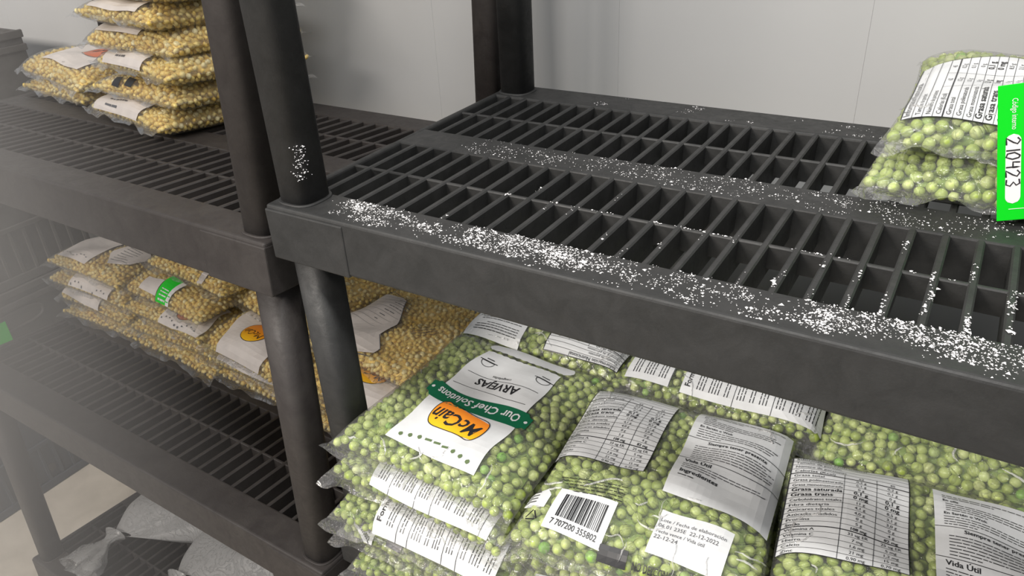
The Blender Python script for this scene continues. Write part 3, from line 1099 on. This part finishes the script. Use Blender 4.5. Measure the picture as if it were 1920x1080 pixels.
# the card hanging in front of it
card_me = box_mesh('date_card', 0, 0.078, -0.0004, 0.0004, 0, 0.108, 0.0003, 1)
Ti = T1.matrix_basis.copy()
Ti = (Matrix.Translation(T1.location) @ T1.rotation_euler.to_matrix().to_4x4())
cardM = Ti.inverted() @ (Matrix.Translation((0.5985, 0.231, Z0 + 0.004)) @ Euler((math.radians(-8), math.radians(-11), math.radians(14)), 'XYZ').to_matrix().to_4x4())
card = link('date_card', card_me, M['tag_green'], T1, cardM.translation, cardM.to_euler())
card['label'] = 'bright green card with handwritten date'
flat = lambda y: (lambda X, Y: np.stack([X, np.full_like(X, -0.0004 - y), Y], -1))
def pill(x0, x1, y0, y1):
    r = (x1 - x0) / 2
    c = (x0 + x1) / 2
    return [(c + r * math.cos(a), y1 - r + r * math.sin(a)) for a in np.linspace(0, PI, 9)] + [(c + r * math.cos(a), y0 + r + r * math.sin(a)) for a in np.linspace(PI, 2 * PI, 9)]
for x0 in (0.0055, 0.0205, 0.0355, 0.0505):
    Ink().poly(pill(x0, x0 + 0.0105, 0.014, 0.070), 44, 4).put('white_field', M['white_card'], card, flat(0.0003))
k = Ink().text('Código interno', 0, 0, 0.0058, False, fit=0.024)
k.V = [(0.0095 + y, 0.0975 - x) for x, y in k.V]
k.line([(0.008, 0.0095), (0.07, 0.0095)], 0.0005)
k.put('printed_caption', M['white_card'], card, flat(0.0003))
def hand(txt, x, y0, size, gap):
    G = {'2': [(0, .8), (.25, 1), (.55, .8), (.4, .5), (0, 0), (.6, .02)], '1': [(.3, 1), (.3, 0)], '0': [(.3, 1), (.02, .6), (.1, .1), (.4, 0), (.6, .45), (.5, .9), (.3, 1)],
         '4': [(.1, 1), (.05, .5), (.55, .5), (.5, 1), (.5, 0)], '3': [(0, .95), (.4, 1), (.55, .75), (.25, .55), (.6, .3), (.45, .02), (0, .05)], 'E': [(.55, 1), (0, 1), (0, .5), (.45, .5), (0, .5), (0, 0), (.55, 0)],
         'D': [(0, 0), (0, 1), (.4, .9), (.55, .5), (.4, .1), (0, 0)], 'I': [(.3, 1), (.3, 0)], 'C': [(.55, .9), (.2, 1), (0, .5), (.2, 0), (.55, .1)], 'B': [(0, 0), (0, 1), (.45, .85), (.1, .52), (.5, .25), (0, 0)]}
    k = Ink()
    y = y0
    for ch in txt:
        k.line([(x + b_ * size, y - a_ * size * 0.95) for a_, b_ in G[ch]], 0.0011, 0.002)
        y -= gap * (0.6 if ch in '1I' else 1)
    return k
hand('210423', 0.0058, 0.067, 0.0095, 0.0072).put('handwriting', M['ink'], card, flat(0.0006))
hand('DICIEB', 0.0208, 0.068, 0.0095, 0.0075).put('handwriting', M['ink'], card, flat(0.0006))

# ------------------------------------------------------------------ corn on the lower shelf of the far unit
def BM(x, y, z, yaw=0, pitch=0, roll=0):
    return B_M @ pose(x, y, z, yaw, pitch, roll)
zb = B_LOW
SC = 0.0365
cn = [0]
def corn(d, label, x, y, z, yaw, group, pitch=0, roll=0):
    return make_bag(d, label, BM(x, y, z, yaw, pitch, roll), group)

# far left stack
corn(C1, 'lowest corn bag of the far left stack on the lower shelf', -0.842, 0.330, zb + 0.001, 2, GC)
b = corn(C2, 'corn bag with a greyish folded label, second from bottom in far left stack', -0.848, 0.330, zb + SC, -1, GC)
Ink().rect(-0.11, 0.02, -0.113, -0.098, 8).put('front_label', M['cream_print'], b, lambda X, Y: C2['s'].on(X, Y, OFF_P))
b = corn(C0, 'corn bag with a pale dotted label along its edge, second from top far left', -0.850, 0.322, zb + 2 * SC, 1, GC)
corn_label(b, C0['s'], 0.010, -0.085, 0.13, 0.060, 0, 31, circle=False)
b = corn(C1, 'top corn bag of the far left stack with a wide white label', -0.852, 0.332, zb + 3 * SC, 0, GC, 0)
corn_label(b, C1['s'], -0.052, -0.030, 0.095, 0.150, 0, 32, circle=False)
pp = Ink().poly([(0.012, -0.055), (0.045, -0.085), (0.095, -0.075), (0.105, -0.03), (0.06, 0.0), (0.03, -0.01)], 10, 8).put('nutrition_panel', M['cream_print'], b, lambda X, Y: C1['s'].on(X, Y, OFF_P))
k = Ink(); rr = random.Random(2)
for i in range(8):
    k.words(0.035, 0.092, -0.018 - 0.0075 * i, 0.0026, rr, rr.uniform(0.5, 1))
k.put('lettering', M['grey_ink'], pp, lambda X, Y: C1['s'].on(X, Y, OFF_T))

# second stack
corn(C2, 'lowest corn bag of the second stack from the left', -0.598, 0.330, zb + 0.001, -2, GC)
b = corn(C0, 'corn bag with crumpled shiny edge, second from bottom in second stack', -0.590, 0.325, zb + SC, 2, GC)
b = corn(C1, 'corn bag with a white label and half hidden dark orange circle', -0.596, 0.322, zb + 2 * SC, -3, GC)
corn_label(b, C1['s'], 0.050, -0.075, 0.115, 0.080, 0, 33, circle=2, lines=False)
b = corn(C2, 'corn bag with a green and white sticker on its front edge', -0.600, 0.334, zb + 3 * SC, -4, GC)
st = Ink().rect(-0.018, 0.022, -0.116, -0.070, 8).put('green_sticker', M['tag_green'], b, lambda X, Y: C2['s'].on(X, Y, OFF_P))
Ink().rect(0.014, 0.024, -0.1165, -0.070, 6).put('white_edge', M['white_card'], st, lambda X, Y: C2['s'].on(X, Y, OFF_T))
k = Ink(); rr = random.Random(8)
for i in range(4):
    k.words(-0.010, 0.012, -0.098 - 0.0042 * i, 0.0026, rr)
k.put('lettering', M['white_card'], st, lambda X, Y: C2['s'].on(X, Y, OFF_T))
k = Ink().rect(-0.075, -0.02, -0.110, -0.085, 5).put('front_label', M['cream_print'], b, lambda X, Y: C2['s'].on(X, Y, OFF_P))
b = corn(C0, 'corn bag lying highest on the second stack, right under the shelf above', -0.575, 0.372, zb + 4 * SC, -5, GC)
corn_label(b, C0['s'], -0.060, -0.03, 0.10, 0.14, 0, 34, circle=False)
Ink().rect(0.045, 0.062, -0.112, 0.0, 8).put('label_strip', M['cream_print'], b, lambda X, Y: C0['s'].on(X, Y, OFF_P))

# third stack, behind the far unit's post
corn(C0, 'lowest corn bag of the third stack, left of the two posts', -0.352, 0.328, zb + 0.001, -3, GC)
b = corn(C1, 'corn bag with a pale folded label under the bag with the orange logo', -0.356, 0.324, zb + SC, -1, GC)
Ink().rect(-0.10, 0.08, -0.115, -0.100, 8).put('front_label', M['cream_print'], b, lambda X, Y: C1['s'].on(X, Y, OFF_P))
b = corn(C2, 'corn bag with a round orange logo on white, left of the posts', -0.366, 0.316, zb + 2 * SC + 0.004, -6, GC, 6)
corn_label(b, C2['s'], -0.016, -0.072, 0.125, 0.088, PI, 35, circle=1, lines=False)
corn(C0, 'corn bag of bare kernels leaning under the shelf edge, left of the posts', -0.405, 0.392, zb + 3 * SC + 0.006, -8, GC, 3, 5)

# fourth stack, seen between the post and the peas
corn(C1, 'lowest corn bag of the stack right of the posts', -0.128, 0.322, zb + 0.001, 2, GC)
corn(C0, 'second corn bag up in the stack right of the posts', -0.130, 0.322, zb + SC, -2, GC)
b = corn(C2, 'corn bag with an orange logo peeking out beside the pea bags', -0.132, 0.318, zb + 2 * SC, 1, GC)
corn_label(b, C2['s'], 0.0, -0.070, 0.13, 0.095, PI, 36, circle=1, lines=False)
b = corn(C1, 'top corn bag right of the posts with a torn-edged nutrition panel', -0.150, 0.362, zb + 3 * SC, -4, GC)
s = C1['s']
pp = Ink().poly([(-0.115, -0.108), (-0.02, -0.108), (0.022, -0.104), (0.026, -0.085), (0.0, -0.060), (-0.002, -0.02), (-0.025, 0.015), (-0.046, 0.050), (-0.085, 0.066), (-0.115, 0.07)], 14, 10)
kk = np.array([(-0.115, -0.108), (-0.02, -0.108), (0.022, -0.104), (0.026, -0.085), (0.0, -0.060), (-0.002, -0.02), (-0.025, 0.015), (-0.046, 0.050), (-0.085, 0.066), (-0.115, 0.07)])
pp = pp.put('nutrition_panel', M['cream_print'], b, lambda X, Y: s.on(X, Y, OFF_P))
k = Ink().line([tuple(q) for q in kk], 0.0012)
for i in range(9):
    y = 0.062 - 0.012 * i
    k.line([(-0.108, y), (-0.005 - 0.006 * abs(i - 3), y - 0.004)], 0.0005)
    k.words(-0.055, -0.012 - 0.008 * abs(i - 3), y + 0.003, 0.0026, random.Random(i), 0.8)
k.put('lettering', M['grey_ink'], pp, lambda X, Y: s.on(X, Y, OFF_T))
k = Ink()
for i in range(4):
    k.line([(0.030 + 0.006 * i, -0.02 - 0.004 * i), (0.052 + 0.006 * i, 0.012 - 0.004 * i)], 0.0009)
k.put('lettering', M['grey_ink'], b, lambda X, Y: s.on(X, Y, OFF_P))

# ------------------------------------------------------------------ corn on the upper shelf of the far unit
b = corn(C1, 'thin flat corn bag lying on the upper grid, far left', -0.822, 0.362, 0.001, -6, GU)
b = corn(C0, 'lowest corn bag of the tall stack with a white label, bright kernels at its corner', -0.528, 0.312, 0.001, -9, GU)
pp = Ink().rect(-0.105, 0.045, -0.116, -0.080, 8).put('front_label', M['cream_print'], b, lambda X, Y: C0['s'].on(X, Y, OFF_P))
k = Ink(); rr = random.Random(4)
for i in range(2):
    k.words(-0.07, 0.0, -0.098 - 0.010 * i, 0.0042, rr, 0.9 - 0.3 * i)
k.put('lettering', M['grey_ink'], pp, lambda X, Y: C0['s'].on(X, Y, OFF_T))
b = corn(C2, 'corn bag with a reddish circle on its pale label, leaning out at far left', -0.800, 0.352, 0.036, -8, GU, 0, 3)
corn_label(b, C2['s'], 0.006, -0.020, 0.150, 0.150, PI, 41, circle=2, lines=False)
b = corn(C1, 'corn bag with two black squares on its edge, second up in the tall stack', -0.508, 0.322, 0.0375, -5, GU)
for i in (0, 1):
    Ink().rect(-0.062 + 0.034 * i, -0.042 + 0.034 * i, -0.114 + 0.003 * i, -0.102 + 0.003 * i, 4).put('black_bar', M['ink'], b, lambda X, Y: C1['s'].on(X, Y, OFF_P))
b = corn(C0, 'corn bag with a white label bearing two dark lines, third up in tall stack', -0.490, 0.318, 0.0755, -10, GU)
pp = Ink().rect(-0.095, 0.035, -0.116, -0.075, 8).put('front_label', M['cream_print'], b, lambda X, Y: C0['s'].on(X, Y, OFF_P))
k = Ink(); rr = random.Random(6)
for i in range(2):
    k.words(-0.06, 0.01, -0.094 - 0.011 * i, 0.0046, rr, 0.9 - 0.4 * i)
k.put('lettering', M['grey_ink'], pp, lambda X, Y: C0['s'].on(X, Y, OFF_T))
b = corn(C2, 'corn bag with a thin label edge, fourth up in the tall stack', -0.512, 0.330, 0.112, -3, GU)
Ink().rect(-0.10, 0.02, -0.105, -0.08, 8).put('front_label', M['cream_print'], b, lambda X, Y: C2['s'].on(X, Y, OFF_P))
b = corn(C1, 'corn bag with a long pale band, fifth up in the tall stack', -0.512, 0.322, 0.149, -8, GU)
Ink().rect(-0.085, 0.075, -0.112, -0.07, 8).put('front_label', M['cream_print'], b, lambda X, Y: C1['s'].on(X, Y, OFF_P))
b = corn(C0, 'topmost visible corn bag of the tall stack, cut by the frame', -0.498, 0.322, 0.186, -5, GU)
pp = Ink().rect(-0.10, 0.03, -0.110, 0.02, 8).put('front_label', M['cream_print'], b, lambda X, Y: C0['s'].on(X, Y, OFF_P))
k = Ink(); rr = random.Random(9)
for i in range(3):
    k.words(-0.07, 0.01, -0.06 - 0.012 * i, 0.0046, rr, 0.9)
k.put('lettering', M['grey_ink'], pp, lambda X, Y: C0['s'].on(X, Y, OFF_T))
corn(C2, 'uppermost corn bag of the tall stack, above the frame edge', -0.512, 0.342, 0.224, -9, GU)

# ------------------------------------------------------------------ crates standing left of the far unit
def crate(label, x1, y0, y1, z0, h, mat, handle=True):
    w = 0.36
    e = empty('crate', label, 'crate', (x1 - w / 2, (y0 + y1) / 2, z0), (0, 0, 0), 'stacked crates at the far left')
    hx, hy, t = w / 2, (y1 - y0) / 2, 0.006
    link('crate_floor', box_mesh('crate_floor', -hx + t, hx - t, -hy + t, hy - t, 0.002, 0.010), mat, e)
    for sx in (-1, 1):
        wl = link('side_wall', box_mesh('side_wall', -t / 2, t / 2, -hy, hy, 0, h - 0.004, 0.001, 1), mat, e, (sx * (hx - t / 2), 0, 0))
        for z, hh in ((0.0, 0.022), (h * 0.46, 0.012), (h - 0.045, 0.014), (h - 0.018, 0.016)):
            link('band', box_mesh('band', 0, 0.007, -hy - 0.002, hy + 0.002, z, z + hh, 0.0015, 1), mat, wl, (sx * t / 2 if sx > 0 else -t / 2 - 0.007, 0, 0))
        n = 14
        for i in range(n):
            y = -hy + 0.012 + (2 * hy - 0.024) * i / (n - 1)
            link('upright', box_mesh('upright', 0, 0.005, -0.004, 0.004, 0.022, h * 0.46, 0.001, 1), mat, wl, (sx * t / 2 if sx > 0 else -t / 2 - 0.005, y, 0))
        if handle:
            V, F = [], []
            nn = 28
            for i in range(nn):
                a = 2 * PI * i / nn
                for j in range(6):
                    bb = 2 * PI * j / 6
                    ry, rz = 0.055 + 0.004 * math.cos(bb), 0.020 + 0.004 * math.cos(bb)
                    V.append((0.004 * math.sin(bb), ry * math.copysign(abs(math.cos(a)) ** 0.6, math.cos(a)), rz * math.copysign(abs(math.sin(a)) ** 0.8, math.sin(a))))
            for i in range(nn):
                for j in range(6):
                    F.append((i * 6 + j, ((i + 1) % nn) * 6 + j, ((i + 1) % nn) * 6 + (j + 1) % 6, i * 6 + (j + 1) % 6))
            link('handle_rim', mesh('handle_rim', V, F, True), mat, wl, (sx * t / 2, 0.0, h * 0.72))
    for sy in (-1, 1):
        link('end_wall', box_mesh('end_wall', -hx + t, hx - t, -t / 2, t / 2, 0, h - 0.004, 0.001, 1), mat, e, (0, sy * (hy - t / 2), 0))
    return e
CX, CY0, CY1 = -1.252, 0.015, 0.455
ch = 0.268
c1 = crate('dark navy crate on the floor beside the shelving, ring mark on its side', CX, CY0, CY1, 0.001, ch, M['navy'], False)
ring = link('ring_mark', tube_mesh('ring_mark', 0.012, 0.012, 0, 0.001, 20, True), M['crate'], c1, (0.181, -0.07, 0.052), (0, PI / 2, 0))
c2 = crate('dark grey crate with an oval handle, above the navy crate', CX + 0.003, CY0, CY1, 0.001 + ch, ch, M['crate'])
link('green_tag', box_mesh('green_tag', 0, 0.001, -0.03, 0.03, 0, 0.06, 0.0004, 1), M['tag_green'], c2, (0.188, -0.065, 0.145))
crate('dark grey crate third up in the stack at the left edge', CX - 0.002, CY0, CY1, 0.001 + 2 * ch, ch, M['crate'])
crate('topmost dark grey crate of the stack at the left edge', CX, CY0 + 0.004, CY1 + 0.004, 0.001 + 3 * ch, ch, M['crate'])

# ------------------------------------------------------------------ cloudy plastic sacks with tied necks on the bottom shelf
def sack(label, x, y, yaw, a, bb, T, seed, gx):
    Mx = BM(x, y, B_BOT + 0.002, yaw)
    e = empty('plastic_sack', label, 'plastic sack', Mx.translation, Mx.to_euler(), 'tied plastic sacks on the bottom shelf')
    s = Shape(a, bb, T, seed, 0.006, 0.0, 2.6)
    n = 36
    t = np.linspace(-1, 1, n + 1)
    U, Vv = np.meshgrid(t, t)
    V, F = [], []
    for side in (1, -1):
        P = s.pos(U, Vv, side)
        # gather the front towards the neck
        f = np.clip((-P[..., 1] / bb - 0.62) / 0.38, 0, 1)
        P[..., 0] = gx + (P[..., 0] - gx) * (1 - 0.92 * f ** 1.8)
        P[..., 1] -= 0.02 * f ** 2
        P[..., 2] = P[..., 2] * (1 - f ** 2) + (0.42 * T) * f ** 2 + 0.0022 * np.sin(U * 17 + 2 * np.sin(U * 5)) * f * (1 - f)
        o = len(V)
        V.extend(map(tuple, P.reshape(-1, 3)))
        for i in range(n):
            for j in range(n):
                q = (o + i * (n + 1) + j, o + i * (n + 1) + j + 1, o + (i + 1) * (n + 1) + j + 1, o + (i + 1) * (n + 1) + j)
                F.append(q if side > 0 else q[::-1])
    link('sack_body', mesh('sack_body', V, F, True), M['grey_film'], e)
    # twisted neck and flared ruffled tail
    V, F = [], []
    m = 40
    prof = [(0.0, 0.026), (0.012, 0.013), (0.022, 0.010), (0.034, 0.014), (0.055, 0.028), (0.078, 0.036), (0.10, 0.040)]
    y0 = -bb - 0.02
    for k, (d, r) in enumerate(prof):
        for i in range(m):
            an = 2 * PI * i / m + d * 9
            w = 1 + (0.22 * math.sin(an * 7 + k) + 0.12 * math.sin(an * 11)) * min(1, k / 4)
            V.append((gx + r * w * math.cos(an) * 1.1, y0 - d + 0.004 * math.sin(an * 5) * k / 6, 0.42 * T + r * w * 0.62 * math.sin(an) - d * 0.12))
    for k in range(len(prof) - 1):
        for i in range(m):
            j = (i + 1) % m
            F.append((k * m + i, k * m + j, (k + 1) * m + j, (k + 1) * m + i))
    link('tied_neck', mesh('tied_neck', V, F, True), M['knot_film'], e)
    return e
sack('cloudy tied plastic sack at left of the bottom shelf, tail by the post', -0.770, 0.305, 10, 0.135, 0.150, 0.085, 51, -0.095)
sack('cloudy tied plastic sack further right on the bottom shelf', -0.470, 0.315, 10, 0.215, 0.150, 0.095, 52, -0.17)

# ------------------------------------------------------------------ ice dust on the near unit
def ice_flakes(label, pts, seed, size):
    r = np.random.default_rng(seed)
    base = np.array([(1, 0, 0), (-0.5, 0.8, 0), (-0.5, -0.8, 0), (0.1, 0.05, 0.75), (0.1, 0.0, -0.2)])
    FF = np.array([(0, 1, 3), (1, 2, 3), (2, 0, 3), (1, 0, 4), (2, 1, 4), (0, 2, 4)])
    n = len(pts)
    yaw = r.uniform(0, 6.28, n)
    sc = size * r.lognormal(0, 0.45, n)
    jit = base[None] * (1 + r.uniform(-0.35, 0.35, (n, 5, 3)))
    c, q = np.cos(yaw), np.sin(yaw)
    X = jit[..., 0] * c[:, None] - jit[..., 1] * q[:, None]
    Y = jit[..., 0] * q[:, None] + jit[..., 1] * c[:, None]
    V = np.stack([X, Y, jit[..., 2] * 0.7], -1) * sc[:, None, None] + pts[:, None, :]
    F = (FF[None] + (np.arange(n) * 5)[:, None, None]).reshape(-1, 3)
    o = link('ice_dust', mesh('ice_dust', V.reshape(-1, 3), [tuple(f) for f in F.tolist()]), M['ice'])
    o['label'] = label
    o['category'] = 'ice'
    o['kind'] = 'stuff'
    return o

def clump(n, x0, x1, y0, y1, clusters, spread, seed):
    """Points in streaky clumps inside a strip of the shelf top."""
    r = np.random.default_rng(seed)
    cx = r.uniform(x0, x1, clusters); cy = r.uniform(y0, y1, clusters)
    i = r.integers(0, clusters, n)
    x = cx[i] + r.normal(0, spread, n) * r.uniform(0.3, 1.6, clusters)[i]
    y = cy[i] + r.normal(0, spread * 0.5, n)
    ok = (x > x0 - 0.02) & (x < x1 + 0.02) & (y > y0) & (y < y1)
    return np.stack([x[ok], y[ok], np.full(ok.sum(), Z0 + 0.0002)], -1)

front = np.concatenate([
    clump(520, 0.072, 0.125, 0.010, 0.046, 30, 0.006, 1),
    clump(300, 0.110, 0.215, 0.006, 0.040, 22, 0.005, 2),
    clump(1700, 0.215, 0.345, 0.010, 0.047, 60, 0.009, 3),
    clump(600, 0.330, 0.520, 0.006, 0.046, 50, 0.006, 4),
    clump(2600, 0.50, 0.720, 0.012, 0.048, 80, 0.010, 5),
    clump(4200, 0.640, 0.920, 0.018, 0.049, 80, 0.011, 6),
    clump(900, 0.10, 0.90, 0.003, 0.048, 120, 0.006, 7)])
ice_flakes('white ice crystals heaped along the front rail of the upper shelf', front, 1, 0.00060)
mid = np.concatenate([clump(1500, 0.09, 0.70, 0.200, 0.247, 230, 0.008, 8), clump(220, 0.15, 0.55, 0.41, 0.45, 26, 0.005, 9)])
ice_flakes('fine ice specks on the middle rail of the upper shelf', mid, 2, 0.00052)
pts = []
r = np.random.default_rng(12)
for i in range(6, 36):
    x = 0.0277 + 0.0245 * i
    g = max(0.0, (x - 0.40) / 0.4)
    for c in range(1 + int(5 * g + r.random())):
        n = int(4 + 70 * g * r.random())
        yc = 0.05 + 0.14 * r.beta(0.7, 1.9)
        sd = r.choice([-1, 1]) * 0.0012
        pts.append(np.stack([x + sd + r.normal(0, 0.0009, n), yc + r.normal(0, 0.006, n), np.full(n, Z0 + 0.0001)], -1))
xx = np.repeat(r.uniform(0.2, 0.85, 26), 5) + r.normal(0, 0.003, 130)
pts.append(np.stack([xx, 0.122 + r.normal(0, 0.0008, 130), np.full(130, Z0 - 0.0008)], -1))
ice_flakes('ice grains clinging to the grid ribs of the upper shelf', np.concatenate(pts), 3, 0.0007)
n = 90
an = r.normal(-0.62, 0.22, n)
zz = Z0 + 0.043 + 0.017 * r.uniform(-1, 1, n)
ice_flakes('patch of ice grains stuck to the front post above the shelf', np.stack([0.0262 + 0.0207 * np.sign(np.cos(an)) * np.abs(np.cos(an)) ** 0.68, 0.0285 + 0.0207 * np.sign(np.sin(an)) * np.abs(np.sin(an)) ** 0.68, zz], -1), 4, 0.0007)

# ------------------------------------------------------------------ added haze volume veiling the left side, denser leftward and upward
def haze_volume():
    m = bpy.data.materials.new('haze_volume_mat')
    m.use_nodes = True
    nt = m.node_tree
    nt.nodes.clear()
    out = N(nt, 'ShaderNodeOutputMaterial')
    vol = N(nt, 'ShaderNodeVolumePrincipled')
    vol.inputs['Color'].default_value = (0.93, 0.90, 0.88, 1)
    vol.inputs['Anisotropy'].default_value = 0.0
    geo = N(nt, 'ShaderNodeNewGeometry')
    sep = N(nt, 'ShaderNodeSeparateXYZ')
    nt.links.new(geo.outputs['Position'], sep.inputs[0])
    mr = N(nt, 'ShaderNodeMapRange')
    mr.interpolation_type = 'SMOOTHSTEP'
    mr.inputs['From Min'].default_value = 0.02
    mr.inputs['From Max'].default_value = -0.38
    mr.inputs['To Min'].default_value = 0.0
    mr.inputs['To Max'].default_value = HAZE_DENSITY
    nt.links.new(sep.outputs[0], mr.inputs['Value'])
    mz = N(nt, 'ShaderNodeMapRange')
    mz.interpolation_type = 'SMOOTHSTEP'
    mz.inputs['From Min'].default_value = Z0 - 0.55
    mz.inputs['From Max'].default_value = Z0 - 0.10
    mz.inputs['To Min'].default_value = 0.25
    mz.inputs['To Max'].default_value = 1.0
    nt.links.new(sep.outputs[2], mz.inputs['Value'])
    mm = N(nt, 'ShaderNodeMath', operation='MULTIPLY')
    nt.links.new(mr.outputs[0], mm.inputs[0])
    nt.links.new(mz.outputs[0], mm.inputs[1])
    nt.links.new(mm.outputs[0], vol.inputs['Density'])
    nt.links.new(vol.outputs[0], out.inputs['Volume'])
    o = link('haze_volume', box_mesh('haze_volume', -0.95, 0.02, -0.62, -0.045, 0.15, Z0 + 0.62), m)
    o['label'] = 'thin added haze in the aisle before the left shelves'
    o['category'] = 'haze_volume'
    o['kind'] = 'stuff'
HAZE_DENSITY = 1.6
haze_volume()
